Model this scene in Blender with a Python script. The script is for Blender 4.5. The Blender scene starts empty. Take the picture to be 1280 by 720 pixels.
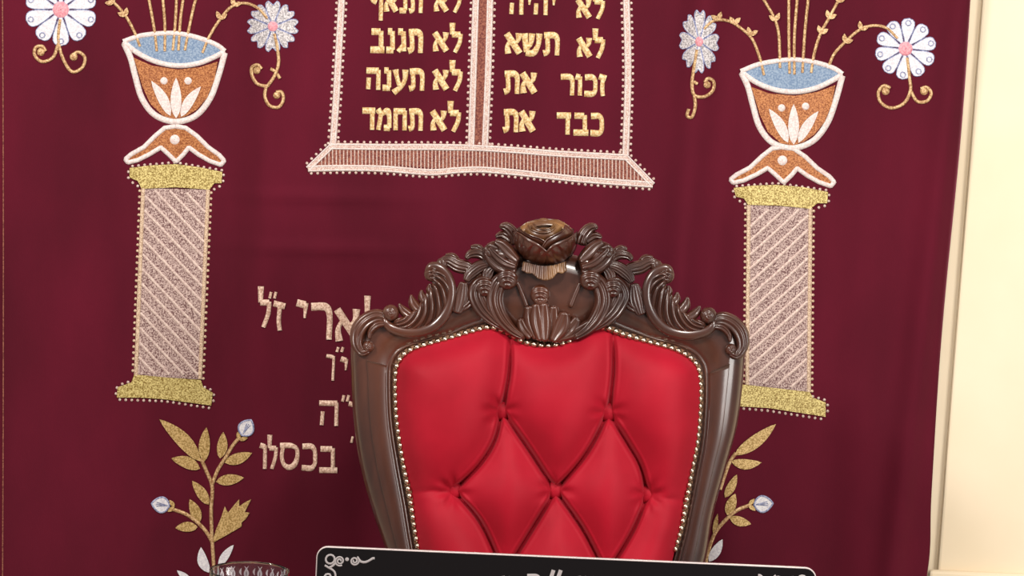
import bpy, bmesh, math, random
import numpy as np
from mathutils import Matrix, Vector, geometry

random.seed(4)
S = bpy.context.scene
COL = S.collection
R = math.radians

# ------------------------------------------------------------------ camera
F = 3400.0
CAM = np.array([0.0, -5.45, 1.84])
PITCH, ROLL = 6.5, 2.6
rot = Matrix.Rotation(R(90 - PITCH), 3, 'X') @ Matrix.Rotation(R(ROLL), 3, 'Z')
ROT = np.array(rot)
cd = bpy.data.cameras.new('camera')
cam = bpy.data.objects.new('camera', cd)
COL.objects.link(cam)
cam.matrix_world = Matrix.Translation(Vector(CAM)) @ rot.to_4x4()
cd.sensor_width = 36.0
cd.lens = F / 1280 * 36
cd.clip_end = 60
S.camera = cam

# ------------------------------------------------------------------ light
S.view_settings.view_transform = 'Standard'
S.view_settings.look = 'None'
S.view_settings.exposure = 0.0
S.view_settings.gamma = 1.0
S.view_settings.use_curve_mapping = False
w = bpy.data.worlds.new('world')
S.world = w
w.use_nodes = True
w.node_tree.nodes['Background'].inputs[0].default_value = (1.0, 0.93, 0.9, 1)
w.node_tree.nodes['Background'].inputs[1].default_value = 0.29


def area(name, loc, target, power, sx, sy, col):
    ld = bpy.data.lights.new(name, 'AREA')
    ld.shape = 'RECTANGLE'
    ld.size, ld.size_y = sx, sy
    ld.energy = power
    ld.color = col
    o = bpy.data.objects.new(name, ld)
    COL.objects.link(o)
    o.location = loc
    d = Vector(target) - Vector(loc)
    o.rotation_euler = d.to_track_quat('-Z', 'Y').to_euler()
    return o


area('right_key_light', (2.3, -2.9, 1.75), (0.1, -0.3, 1.1), 58, 1.0, 1.3, (1.0, 0.96, 0.92))  # key light added at the right, mid height; its source is unseen
area('ceiling_light', (-1.9, -2.4, 3.0), (0.2, -0.1, 1.2), 76, 0.5, 0.5, (1.0, 0.93, 0.88))
area('ceiling_light', (0.6, -2.2, 3.2), (0.1, -0.2, 0.9), 48, 0.35, 0.35, (1.0, 0.94, 0.87))


# ------------------------------------------------------------------ projection helpers
def rays(p):
    p = np.asarray(p, float).reshape(-1, 2)
    d = np.stack([(p[:, 0] - 640) / F, -(p[:, 1] - 360) / F, -np.ones(len(p))], 1)
    return d @ ROT.T


def at_y(p, Y):
    """where the sight lines through photo points meet the upright plane y = Y"""
    d = rays(p)
    t = (Y - CAM[1]) / d[:, 1]
    return CAM + d * t[:, None]


def fold(x, z):
    """depth of the hanging velvet (metres, + = towards the wall)"""
    a = 0.013 * np.sin(x * 9.0 + 0.6 + 0.35 * np.sin(z * 1.6)) + 0.008 * np.sin(x * 21 + 1.2 * z)
    a = a + 0.003 * np.sin(x * 47 + 2.3 * z) + 0.004 * np.sin(z * 5.0 + x * 3)
    for zc, wz in ((1.395, 0.012), (1.29, 0.012)):
        a = a - 0.006 * np.exp(-((z - zc - 0.02 * x) / wz) ** 2) * np.exp(-((x + 0.38) / 0.16) ** 2)
    xr = 0.335 + 0.03 * (z - 1.3)
    a = a - 0.030 * np.exp(-((x - xr) / 0.035) ** 2) + 0.018 * np.exp(-((x - xr - 0.075) / 0.035) ** 2)
    xl = -0.52 + 0.03 * (z - 1.0)
    a = a - 0.014 * np.exp(-((x - xl) / 0.04) ** 2)
    xe = 0.83 + 0.06 * (z - 1.2)
    a = a - 0.028 * np.exp(-((x - xe) / 0.03) ** 2)
    return a


CPX = 5.45 / F


def cur(p, h=0.0):
    """points of the photo on the curtain, raised h photo pixels"""
    p = np.asarray(p, float).reshape(-1, 2)
    Y = np.zeros(len(p))
    d = rays(p)
    for _ in range(4):
        t = (Y - CAM[1]) / d[:, 1]
        q = CAM + d * t[:, None]
        Y = fold(q[:, 0], q[:, 2]) - np.asarray(h) * CPX
    return q


YB, KB = -0.43, 0.11          # chair back plane: y = YB + KB (z - ZB)
ZB = 1.06
NB = np.array([0, -1, KB]) / math.hypot(1, KB)
BPX = 5.0 / F


def chp(p, h=0.0):
    p = np.asarray(p, float).reshape(-1, 2)
    d = rays(p)
    t = (YB - KB * ZB - CAM[1] + KB * CAM[2]) / (d[:, 1] - KB * d[:, 2])
    q = CAM + d * t[:, None]
    return q + np.asarray(h).reshape(-1, 1) * BPX * NB if np.ndim(h) else q + h * BPX * NB


# ------------------------------------------------------------------ materials
def mat(name, base, rough=0.5, metal=0.0, **kw):
    m = bpy.data.materials.new(name)
    m.use_nodes = True
    nt = m.node_tree
    b = nt.nodes['Principled BSDF']
    b.inputs['Base Color'].default_value = (*base, 1)
    b.inputs['Roughness'].default_value = rough
    b.inputs['Metallic'].default_value = metal
    for k, v in kw.items():
        b.inputs[k.replace('_', ' ')].default_value = v
    m['b'] = 1
    return m, nt, b


def noise_mix(nt, b, c1, c2, scale, detail=3, lo=0.35, hi=0.65, stretch=(1, 1, 1), rough=0.5, bump=0.0, bscale=None, dist=0.001):
    tc = nt.nodes.new('ShaderNodeTexCoord')
    mp = nt.nodes.new('ShaderNodeMapping')
    mp.inputs['Scale'].default_value = stretch
    nt.links.new(tc.outputs['Object'], mp.inputs[0])
    n = nt.nodes.new('ShaderNodeTexNoise')
    n.inputs['Scale'].default_value = scale
    n.inputs['Detail'].default_value = detail
    n.inputs['Roughness'].default_value = rough
    nt.links.new(mp.outputs[0], n.inputs['Vector'])
    r = nt.nodes.new('ShaderNodeValToRGB')
    r.color_ramp.elements[0].position = lo
    r.color_ramp.elements[1].position = hi
    r.color_ramp.elements[0].color = (*c1, 1)
    r.color_ramp.elements[1].color = (*c2, 1)
    nt.links.new(n.outputs['Fac'], r.inputs[0])
    nt.links.new(r.outputs[0], b.inputs['Base Color'])
    if bump:
        n2 = nt.nodes.new('ShaderNodeTexNoise')
        n2.inputs['Scale'].default_value = bscale or scale
        n2.inputs['Detail'].default_value = 2
        nt.links.new(mp.outputs[0], n2.inputs['Vector'])
        bp = nt.nodes.new('ShaderNodeBump')
        bp.inputs['Strength'].default_value = bump
        bp.inputs['Distance'].default_value = dist
        nt.links.new(n2.outputs['Fac'], bp.inputs['Height'])
        nt.links.new(bp.outputs[0], b.inputs['Normal'])
    return r


M = {}
m, nt, b = mat('maroon_velvet', (0.12, 0.006, 0.02), 0.85, Sheen_Weight=0.5, Sheen_Roughness=0.35)
b.inputs['Sheen Tint'].default_value = (0.75, 0.22, 0.32, 1)
b.inputs['Specular IOR Level'].default_value = 0.15
noise_mix(nt, b, (0.068, 0.0034, 0.0115), (0.112, 0.0052, 0.0185), 3.0, 4, 0.3, 0.75, (1.6, 1, 0.7), bump=0.25, bscale=420, dist=0.0006)
M['velvet'] = m


def glitter(name, c1, c2, scale=330, metal=0.25, rough=0.45, lo=0.38, hi=0.62):
    m, nt, b = mat(name, c1, rough, metal)
    noise_mix(nt, b, c1, c2, scale, 2, lo, hi, bump=0.6, bscale=scale * 1.3, dist=0.0015)
    M[name] = m
    return m


glitter('gold_thread', (0.26, 0.17, 0.035), (0.74, 0.61, 0.24))
glitter('gold_leaf', (0.34, 0.21, 0.06), (0.68, 0.47, 0.20), 300)
glitter('stem_thread', (0.357, 0.187, 0.076), (0.722, 0.493, 0.255), 260)
glitter('letter_thread', (0.527, 0.315, 0.111), (0.816, 0.646, 0.357), 240, 0.1)
glitter('shaft_trim', (0.42, 0.27, 0.17), (0.78, 0.60, 0.43), 400, 0.05, 0.6)
glitter('rose_thread', (0.46, 0.27, 0.19), (0.84, 0.62, 0.48), 260, 0.0, 0.6)
glitter('copper_thread', (0.247, 0.068, 0.015), (0.510, 0.203, 0.068), 320)
glitter('white_thread', (0.640, 0.515, 0.484), (0.764, 0.702, 0.671), 260, 0.0, 0.6)
glitter('petal_white', (0.600, 0.576, 0.624), (0.784, 0.768, 0.768), 260, 0.0, 0.6)
glitter('petal_silver', (0.27, 0.25, 0.26), (0.70, 0.66, 0.66), 300, 0.1, 0.5)
glitter('bluish_thread', (0.16, 0.18, 0.32), (0.42, 0.45, 0.62), 300, 0.0, 0.6)
glitter('pink_thread', (0.612, 0.221, 0.272), (0.782, 0.374, 0.408), 260, 0.0, 0.6)
glitter('water_blue', (0.136, 0.212, 0.340), (0.272, 0.357, 0.468), 280, 0.0, 0.6)
glitter('trim_thread', (0.468, 0.281, 0.234), (0.749, 0.624, 0.546), 420, 0.0, 0.6)
glitter('shaft_ground', (0.12, 0.045, 0.045), (0.60, 0.45, 0.40), 380, 0.05, 0.6, 0.38, 0.62)
glitter('shaft_stripe', (0.528, 0.376, 0.336), (0.736, 0.592, 0.512), 300, 0.05, 0.6)
glitter('brown_gauze', (0.13, 0.02, 0.015), (0.30, 0.10, 0.06), 300, 0.0, 0.7)

m, nt, b = mat('carved_walnut', (0.05, 0.02, 0.013), 0.34)
b.inputs['Coat Weight'].default_value = 0.7
b.inputs['Coat Roughness'].default_value = 0.2
b.inputs['Coat IOR'].default_value = 1.6
noise_mix(nt, b, (0.024, 0.006, 0.0035), (0.098, 0.028, 0.013), 7, 5, 0.32, 0.7, (1, 1, 0.35), 0.6, bump=0.12, bscale=60, dist=0.001)
M['wood'] = m
m, nt, b = mat('gilded_walnut', (0.16, 0.07, 0.025), 0.33)
b.inputs['Coat Weight'].default_value = 0.5
b.inputs['Coat Roughness'].default_value = 0.25
noise_mix(nt, b, (0.09, 0.034, 0.016), (0.32, 0.16, 0.055), 16, 4, 0.35, 0.7, (1, 1, 0.6), 0.6)
M['gilt'] = m

m, nt, b = mat('red_upholstery', (0.50, 0.008, 0.02), 0.62, Sheen_Weight=0.35, Sheen_Roughness=0.4)
b.inputs['Sheen Tint'].default_value = (1.0, 0.25, 0.3, 1)
b.inputs['Specular IOR Level'].default_value = 0.2
noise_mix(nt, b, (0.31, 0.003, 0.014), (0.39, 0.005, 0.020), 9, 3, 0.3, 0.7, bump=0.08, bscale=500, dist=0.0004)
M['red'] = m

m, nt, b = mat('brass', (0.56, 0.45, 0.34), 0.25, 1.0)
M['brass'] = m
m, nt, b = mat('gimp', (0.20, 0.10, 0.05), 0.7)
M['gimp'] = m
m, nt, b = mat('plaster', (0.86, 0.77, 0.56), 0.8)
noise_mix(nt, b, (0.80, 0.67, 0.47), (0.88, 0.76, 0.57), 2.2, 5, 0.3, 0.7, bump=0.1, bscale=30, dist=0.002)
M['plaster'] = m
m, nt, b = mat('stone_tile', (0.5, 0.46, 0.4), 0.5)
noise_mix(nt, b, (0.42, 0.38, 0.32), (0.55, 0.5, 0.44), 3, 5)
M['floor'] = m
m, nt, b = mat('black_print', (0.010, 0.008, 0.009), 0.12)
b.inputs['Specular IOR Level'].default_value = 0.25
M['black'] = m
m, nt, b = mat('acrylic_edge', (0.72, 0.62, 0.60), 0.12)
b.inputs['Coat Weight'].default_value = 1.0
M['edge'] = m
m, nt, b = mat('white_print', (0.62, 0.58, 0.58), 0.4)
M['wprint'] = m
m, nt, b = mat('clear_glass', (1.0, 0.99, 1.0), 0.06, Transmission_Weight=1.0, IOR=1.47)
M['glass'] = m
m, nt, b = mat('table_wood', (0.16, 0.075, 0.035), 0.4)
noise_mix(nt, b, (0.10, 0.045, 0.02), (0.20, 0.10, 0.05), 5, 5, 0.3, 0.7, (0.4, 3, 3))
M['table'] = m


# ------------------------------------------------------------------ mesh helpers
class MB:
    def __init__(self):
        self.v, self.f, self.n = [], [], 0

    def add(self, verts, faces):
        verts = np.asarray(verts, float)
        o = self.n
        self.v.append(verts)
        self.f.extend([tuple(int(i) + o for i in f) for f in faces])
        self.n += len(verts)

    def grid(self, P, nu, nv, closed=False):
        f = []
        nvv = nv if closed else nv - 1
        for i in range(nu - 1):
            for j in range(nvv):
                k = (j + 1) % nv
                f.append((i * nv + j, (i + 1) * nv + j, (i + 1) * nv + k, i * nv + k))
        self.add(P, f)

    def build(self, name, material, parent=None, smooth=True):
        V = np.concatenate(self.v)
        loc = np.zeros(3)
        base = parent
        if parent is None:
            lo, hi = V.min(0), V.max(0)
            loc = np.array([(lo[0] + hi[0]) / 2, (lo[1] + hi[1]) / 2, lo[2]])
        else:
            loc = np.array(origin(parent))
        me = bpy.data.meshes.new(name)
        me.from_pydata((V - loc).tolist(), [], self.f)
        me.materials.append(material)
        bm = bmesh.new()
        bm.from_mesh(me)
        bmesh.ops.recalc_face_normals(bm, faces=bm.faces[:])
        bm.to_mesh(me)
        bm.free()
        if smooth:
            me.polygons.foreach_set('use_smooth', [True] * len(me.polygons))
        o = bpy.data.objects.new(name, me)
        COL.objects.link(o)
        if parent is None:
            o.location = loc
        else:
            o.parent = parent
        return o


def origin(o):
    p = Vector((0, 0, 0))
    while o is not None:
        p += o.location
        o = o.parent
    return p


def face_cam(o):
    """open embroidery patches: turn every face towards the room"""
    me = o.data
    bm = bmesh.new()
    bm.from_mesh(me)
    for f in bm.faces:
        f.normal_update()
        if f.normal.y > 0:
            f.normal_flip()
    bm.to_mesh(me)
    bm.free()
    return o


def tag(o, label=None, cat=None, group=None, kind=None):
    if label: o['label'] = label
    if cat: o['category'] = cat
    if group: o['group'] = group
    if kind: o['kind'] = kind
    return o


def empty(name, loc):
    o = bpy.data.objects.new(name, None)
    o.empty_display_size = 0.1
    COL.objects.link(o)
    o.location = loc
    return o


def spline(pts, n):
    """Catmull-Rom through the points (any dimension), n samples"""
    P = np.asarray(pts, float)
    if len(P) == 2:
        t = np.linspace(0, 1, n)[:, None]
        return P[0] * (1 - t) + P[1] * t
    d = np.linalg.norm(np.diff(P[:, :3] if P.shape[1] == 3 else P[:, :2], axis=0), axis=1) ** 0.5 + 1e-6
    T = np.concatenate([[0], np.cumsum(d)])
    Pm = np.concatenate([[2 * P[0] - P[1]], P, [2 * P[-1] - P[-2]]])
    Tm = np.concatenate([[T[0] - d[0]], T, [T[-1] + d[-1]]])
    out = []
    for t in np.linspace(0, T[-1], n):
        i = min(max(np.searchsorted(T, t, 'right') - 1, 0), len(P) - 2)
        p0, p1, p2, p3 = Pm[i:i + 4]
        t0, t1, t2, t3 = Tm[i:i + 4]
        a1 = (t1 - t) / (t1 - t0) * p0 + (t - t0) / (t1 - t0) * p1
        a2 = (t2 - t) / (t2 - t1) * p1 + (t - t1) / (t2 - t1) * p2
        a3 = (t3 - t) / (t3 - t2) * p2 + (t - t2) / (t3 - t2) * p3
        b1 = (t2 - t) / (t2 - t0) * a1 + (t - t0) / (t2 - t0) * a2
        b2 = (t3 - t) / (t3 - t1) * a2 + (t - t1) / (t3 - t1) * a3
        out.append((t2 - t) / (t2 - t1) * b1 + (t - t1) / (t2 - t1) * b2)
    return np.array(out)


def normals2(C):
    d = np.gradient(C[:, :2], axis=0)
    d /= np.linalg.norm(d, axis=1)[:, None] + 1e-9
    return np.stack([-d[:, 1], d[:, 0]], 1)


# --- embroidery on the curtain (flat px outlines laid on the cloth, with a stitched thickness)
def ribbon(mb, pts, hw, h=1.6, n=None, smooth=True, sur=cur, base=0.2):
    pts = np.asarray(pts, float)
    L = np.linalg.norm(np.diff(pts, axis=0), axis=1).sum()
    n = n or max(4, int(L / 2.5))
    if smooth:
        C = spline(pts, n)
    else:
        T = np.concatenate([[0], np.cumsum(np.linalg.norm(np.diff(pts, axis=0), axis=1))])
        t = np.unique(np.concatenate([np.linspace(0, T[-1], n), T]))
        C = np.stack([np.interp(t, T, pts[:, 0]), np.interp(t, T, pts[:, 1])], 1)
        n = len(C)
    N = normals2(C)
    W = np.interp(np.linspace(0, 1, n), np.linspace(0, 1, len(np.atleast_1d(hw))), np.atleast_1d(hw)) if np.ndim(hw) else np.full(n, hw)
    s = np.array([-1, -0.75, 0, 0.75, 1])
    hh = np.array([0, 0.75, 1, 0.75, 0]) * h + base
    P = C[:, None, :] + N[:, None, :] * (W[:, None] * s[None])[..., None]
    H = np.tile(hh, (n, 1))
    mb.grid(sur(P.reshape(-1, 2), H.reshape(-1)), n, 5)


def fill(mb, poly, h=1.2, step=6, sur=cur, rim=True):
    poly = np.asarray(poly, float)
    pts = []
    k = len(poly)
    for i in range(k):
        a, b_ = poly[i], poly[(i + 1) % k]
        m_ = max(1, int(np.linalg.norm(b_ - a) / step))
        for j in range(m_):
            pts.append(a + (b_ - a) * j / m_)
    nb = len(pts)
    edges = [(i, (i + 1) % nb) for i in range(nb)]
    lo, hi = poly.min(0), poly.max(0)
    for x in np.arange(lo[0] + step * .6, hi[0], step):
        for y in np.arange(lo[1] + step * .5, hi[1], step):
            pts.append(np.array([x, y]))
    r = geometry.delaunay_2d_cdt([Vector(p) for p in pts], edges, [], 1, 1e-4)
    V = np.array([tuple(v) for v in r[0]])
    mb.add(sur(V, np.full(len(V), h)), r[2])


def disc(mb, c, r, h=1.5, k=14, sur=cur, ry=None):
    ry = ry or r
    rings = [(0.05, 1), (0.6, 0.9), (0.9, 0.5), (1, 0.1)]
    P, H = [], []
    for q, hq in rings:
        for i in range(k):
            a = 2 * math.pi * i / k
            P.append((c[0] + r * q * math.cos(a), c[1] + ry * q * math.sin(a)))
            H.append(h * hq + 0.2)
    mb.grid(sur(np.array(P), np.array(H)), len(rings), k, closed=True)


def leafshape(base, tip, hw, bend=0.0, k=9):
    base, tip = np.array(base, float), np.array(tip, float)
    d = tip - base
    L = np.linalg.norm(d)
    n_ = np.array([-d[1], d[0]]) / L
    up, dn = [], []
    for i in range(k + 1):
        t = i / k
        c = base + d * t + n_ * bend * math.sin(math.pi * t)
        wv = hw * math.sin(math.pi * t ** 0.85) ** 0.8 if 0 < t < 1 else 0.15
        up.append(c + n_ * wv)
        dn.append(c - n_ * wv)
    return np.array(up + dn[::-1][1:-1])


def picots(mb, pts, spacing=7.0, r=1.7, off=0.0):
    P = np.asarray(pts, float)
    T = np.concatenate([[0], np.cumsum(np.linalg.norm(np.diff(P, axis=0), axis=1))])
    for t in np.arange(spacing / 2, T[-1], spacing):
        i = min(np.searchsorted(T, t, 'right') - 1, len(P) - 2)
        d = (P[i + 1] - P[i]) / (T[i + 1] - T[i])
        n_ = np.array([-d[1], d[0]])
        c = P[i] + d * (t - T[i]) + n_ * off
        disc(mb, c, r, 1.5, 7)


# ------------------------------------------------------------------ setting
def box(mb, lo, hi):
    x0, y0, z0 = lo
    x1, y1, z1 = hi
    v = [(x0, y0, z0), (x1, y0, z0), (x1, y1, z0), (x0, y1, z0), (x0, y0, z1), (x1, y0, z1), (x1, y1, z1), (x0, y1, z1)]
    mb.add(v, [(0, 1, 2, 3), (4, 7, 6, 5), (0, 4, 5, 1), (1, 5, 6, 2), (2, 6, 7, 3), (3, 7, 4, 0)])


mb = MB(); box(mb, (-3, -5.6, -0.1), (3, 0.27, 0))
tag(mb.build('floor', M['floor'], smooth=False), kind='structure')
mb = MB(); box(mb, (-3, 0.055, 0), (3, 0.27, 3.2))
tag(mb.build('wall_back', M['plaster'], smooth=False), kind='structure')
# projecting pier of the wall to the right of the curtain
YP = 0.036
top, bot = at_y([(1230, -20)], YP)[0], at_y([(1172, 718)], YP)[0]
sl = (top[0] - bot[0]) / (top[2] - bot[2])
xe = lambda z: bot[0] + sl * (z - bot[2])
mb = MB()
v = []
for z in (0, 3.2):
    v += [(xe(z), YP, z), (3, YP, z), (3, 0.0549, z), (xe(z), 0.0549, z)]
mb.add(v, [(0, 1, 2, 3), (4, 7, 6, 5), (0, 4, 5, 1), (1, 5, 6, 2), (2, 6, 7, 3), (3, 7, 4, 0)])
pier = mb.build('wall_right', M['plaster'], smooth=False)
bv = pier.modifiers.new('soft_edge', 'BEVEL'); bv.width = 0.005; bv.segments = 2
tag(pier, kind='structure')
zt = at_y([(1220, 716)], YP - 0.02)[0][2]
mb = MB(); box(mb, (xe(zt) - 0.02, YP - 0.02, 0), (3, YP, zt))
bb = mb.build('baseboard_right', M['plaster'], smooth=False)
bv = bb.modifiers.new('soft_edge', 'BEVEL'); bv.width = 0.006; bv.segments = 2
tag(bb, kind='structure')

# ------------------------------------------------------------------ curtain
nu, nv = 260, 230
us = np.linspace(0, 1, nu)
vs = np.concatenate([np.linspace(-420, 730, 180), np.linspace(745, 1260, 50)])
P = []
for u in us:
    for y in vs:
        xl = -60 - 0.01 * y
        xr = 1213 - (y * 58 / 720) + 2.0 * math.sin(y / 90.0) + (3 * math.exp(-((y - 690) / 40) ** 2))
        P.append((xl + (xr - xl) * u, y))
P = np.array(P)
Q = cur(P, 0.0)
# thickness: front sheet and back sheet
mb = MB()
mb.grid(Q, nu, nv)
curtain = face_cam(mb.build('ark_curtain', M['velvet']))
sd = curtain.modifiers.new('cloth_thickness', 'SOLIDIFY'); sd.thickness = 0.003; sd.offset = -1
tag(curtain, 'maroon velvet curtain embroidered with tablets, vases and columns, hanging behind the throne chair', 'curtain')

mb = MB(); ribbon(mb, [(3, -30), (4, 200), (4, 500), (3, 760)], 0.9, 1.0)
face_cam(mb.build('side_seam', M['brown_gauze'], curtain))


def part(name, mb, m_, parent=curtain, label=None):
    o = face_cam(mb.build(name, M[m_], parent))
    if label: o['label'] = label
    return o


# --- daisies
def petal_poly(c, ang, r0, r1, hw, sx=1.0, notch=0.0, k=20):
    up, dn = [], []
    for i in range(k + 1):
        t = i / k
        rr = r0 + (r1 - r0) * t
        wv = hw * (0.2 + 0.8 * math.sin(min(t / .78, 1) * math.pi / 2) ** 1.3) if t < 0.78 else hw * math.sqrt(max(0.0, 1 - ((t - 0.78) / 0.2205) ** 2))
        up.append((rr, wv)); dn.append((rr, -wv))
    if notch:      # heart-shaped tip
        sh = lambda L: [(a_ - notch * 1.8 * math.exp(-(abs(b_) / (hw * .35)) ** 2) * (a_ > r0 + .7 * (r1 - r0)), b_) for a_, b_ in L]
        up, dn = sh(up), sh(dn)
    out = up + dn[::-1][1:]
    ca, sa = math.cos(ang), math.sin(ang)
    return np.array([(c[0] + (r * ca - w_ * sa) * sx, c[1] + r * sa + w_ * ca) for r, w_ in out])


def daisy(c, r, n, rot0, m_, label, sx=1.0, hw=8.0, rc=9, loops=True, notch=0.0, stems=(), balls=(), skip=()):
    mb = MB(); disc(mb, c, rc * sx ** 0.5 if sx < 1 else rc, 2.4, 16, ry=rc)
    o = part('embroidered_daisy', mb, 'pink_thread', label=label)
    for i in range(n):
        if i in skip: continue
        a = rot0 + 2 * math.pi * i / n
        pb = petal_poly(c, a, rc * 0.9, r, hw, sx, notch)
        ct = pb.mean(0)
        mb = MB(); fill(mb, pb, 1.3, 5)
        # raised dark outline of the petal
        p = part('petal', mb, m_, o)
        mb2 = MB(); ribbon(mb2, np.vstack([pb, pb[:1]]), 0.9, 1.2, smooth=False)
        if loops:
            q = (c[0] + (r - 5.5) * math.cos(a) * sx, c[1] + (r - 5.5) * math.sin(a))
            ring = [(q[0] + 3.4 * math.cos(t), q[1] + 3.4 * math.sin(t)) for t in np.linspace(0, 2 * math.pi, 13)]
            ribbon(mb2, ring, 0.9, 2.2)
        face_cam(mb2.build('petal_outline', M['bluish_thread'], o))
    if stems:
        mb = MB()
        for s in stems: ribbon(mb, s, 2.1, 2.2)
        for b_ in balls: disc(mb, b_[:2], b_[2], 2.6)
        part('flower_stem', mb, 'stem_thread', o)
    return o


daisy((76, 12), 45, 10, R(18), 'petal_white', 'large white daisy at the far upper left', hw=9.5, rc=11,
      stems=[[(75, 24), (73, 50), (80, 76), (91, 90), (103, 84), (106, 72), (98, 65), (90, 69)],
             [(73, 54), (66, 72), (52, 77), (43, 68), (45, 59), (53, 58), (57, 64)]], balls=[(92, 71, 5), (51, 65, 5)])
daisy((341, 33), 33, 8, R(45), 'petal_silver', 'silver daisy right of the left vase', hw=8.6, rc=7, loops=False, notch=4,
      stems=[[(343, 42), (347, 62), (348, 80), (343, 95), (334, 108)],
             [(334, 108), (322, 105), (315, 94), (315, 84), (322, 81), (327, 86)],
             [(333, 107), (331, 120), (337, 132), (348, 134), (354, 125), (352, 115), (345, 115)],
             [(346, 90), (338, 86)], [(346, 92), (350, 98)]], balls=[(321, 88, 4.6), (346, 119, 4.6)])
daisy((1132, 61), 38, 10, R(-84), 'petal_white', 'white daisy at the upper right', hw=7.8, rc=9.5,
      stems=[[(1134, 72), (1137, 98), (1138, 113), (1130, 129), (1114, 135), (1101, 128), (1098, 115), (1105, 107), (1113, 110)],
             [(1138, 113), (1147, 127), (1159, 126), (1164, 116), (1158, 109), (1151, 111)]], balls=[(1107, 114, 5), (1155, 114, 5)])
daisy((874, 52), 41, 8, R(-88), 'petal_silver', 'narrow silver daisy left of the right vase', sx=0.62, hw=10, rc=7, loops=False, notch=4,
      stems=[[(871, 62), (867, 88), (865, 106), (868, 119), (880, 121), (891, 113), (892, 102), (885, 98), (881, 103)],
             [(868, 119), (869, 134), (864, 147), (859, 145), (861, 136)], [(867, 102), (872, 105)]], balls=[(884, 106, 4.5)])


# --- vases
def vase(A, B, label, stems, leaflets):
    tA = lambda L: np.array([A(x, y) for x, y in L])
    tB = lambda L: np.array([B(x, y) for x, y in L])
    inner = [(167, 72), (190, 82), (222, 87), (250, 84), (272, 77), (268, 100), (259, 122), (246, 137), (233, 145), (219, 149), (204, 145), (188, 130), (178, 108), (172, 88)]
    mb = MB(); fill(mb, tA(inner), 1.2)
    o = part('embroidered_vase', mb, 'copper_thread', label=label)
    rim_t = [(154, 52), (175, 45), (200, 42), (222, 42), (250, 48), (272, 57), (281, 64)]
    rim_b = [(154, 52), (172, 66), (195, 77), (222, 82), (248, 79), (268, 71), (281, 64)]
    mb = MB(); fill(mb, tA(spline(rim_t, 20).tolist() + spline(rim_b, 20)[::-1].tolist()[1:-1]), 1.0)
    part('water', mb, 'water_blue', o)
    mb = MB()
    ribbon(mb, tA(rim_t), 3.2, 2.4); ribbon(mb, tA(rim_b), 3.4, 2.4)
    ribbon(mb, tA([(155, 54), (163, 72), (169, 95), (178, 124), (194, 144), (219, 152), (244, 145), (262, 124), (273, 95), (281, 66)]), 3.8, 2.4)
    part('bowl_outline', mb, 'white_thread', o)
    mb = MB()
    fill(mb, tA(leafshape((220, 148), (220, 97), 6.8)), 1.9)
    fill(mb, tA(leafshape((213, 145), (189, 101), 6.4, 2)), 1.9)
    fill(mb, tA(leafshape((226, 146), (251, 108), 6.2, -2)), 1.9)
    disc(mb, A(205, 101), 5.2, 2); disc(mb, A(235, 101), 5.2, 2)
    part('lotus_motif', mb, 'white_thread', o)
    foot = [(219, 158), (232, 160), (246, 170), (260, 184), (274, 194), (280, 201), (276, 206), (262, 201), (248, 193), (236, 184), (229, 193), (220, 202), (211, 193), (201, 184), (188, 192), (172, 200), (160, 203), (157, 199), (164, 193), (180, 184), (194, 170), (206, 160)]
    mb = MB(); fill(mb, tB(foot), 1.2)
    part('vase_foot', mb, 'copper_thread', o)
    mb = MB(); L = tB(foot); ribbon(mb, np.vstack([L, L[:1]]), 3.0, 2.4, smooth=False)
    disc(mb, B(218.5, 174.5), 6.8, 2.2)
    part('foot_outline', mb, 'white_thread', o)
    mb = MB()
    for s in stems: ribbon(mb, s, 1.9, 2.2)
    for (x, y, a) in leaflets:
        for da in (-38, 38):
            e = (x + 11 * math.cos(R(a + da)), y - 11 * math.sin(R(a + da)))
            fill(mb, leafshape((x, y), e, 3.0, 0, 5), 2.2, 4)
    part('flower_stems', mb, 'stem_thread', o)
    return o


vase(lambda x, y: (x, y), lambda x, y: (x, y), 'vase on the left column',
     [[(175, 58), (168, 40), (157, 20), (143, 4), (130, -6)], [(196, 64), (193, 38), (185, -8)], [(206, 64), (206, 30), (203, -8)],
      [(216, 63), (219, 30), (221, -8)], [(223, 63), (226, 20), (230, -8)], [(231, 63), (237, 32), (243, 5), (247, -8)],
      [(253, 66), (262, 45), (276, 23), (290, 8), (306, 4), (322, 10), (334, 23)]],
     [(157, 20, 120), (142, 4, 140), (275, 24, 75), (292, 7, 60)])
vase(lambda x, y: (x + 772, y + 33 - (x - 218) * 0.068), lambda x, y: (978 + (x - 218.5) * 1.05, y + 26 + (x - 218.5) * 0.01), 'vase on the right column',
     [[(955, 94), (950, 73), (939, 47), (927, 36), (915, 28), (904, 25), (892, 26), (880, 36)], [(975, 85), (973, 40), (968, 23), (958, 5), (950, -8)],
      [(987, 92), (986, 41), (986, -8)], [(993, 93), (993, 47), (997, -8)], [(1003, 91), (1006, 41), (1011, -8)],
      [(1014, 91), (1018, 66), (1026, 41), (1036, 23), (1050, -3)],
      [(1036, 82), (1043, 67), (1056, 53), (1075, 37), (1092, 32), (1108, 35), (1122, 48)]],
     [(938, 44, 70), (918, 30, 85), (898, 25, 110), (970, 26, 105), (1026, 42, 70), (1036, 23, 65), (1047, 2, 60), (1056, 53, 55), (1076, 37, 60)])


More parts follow.
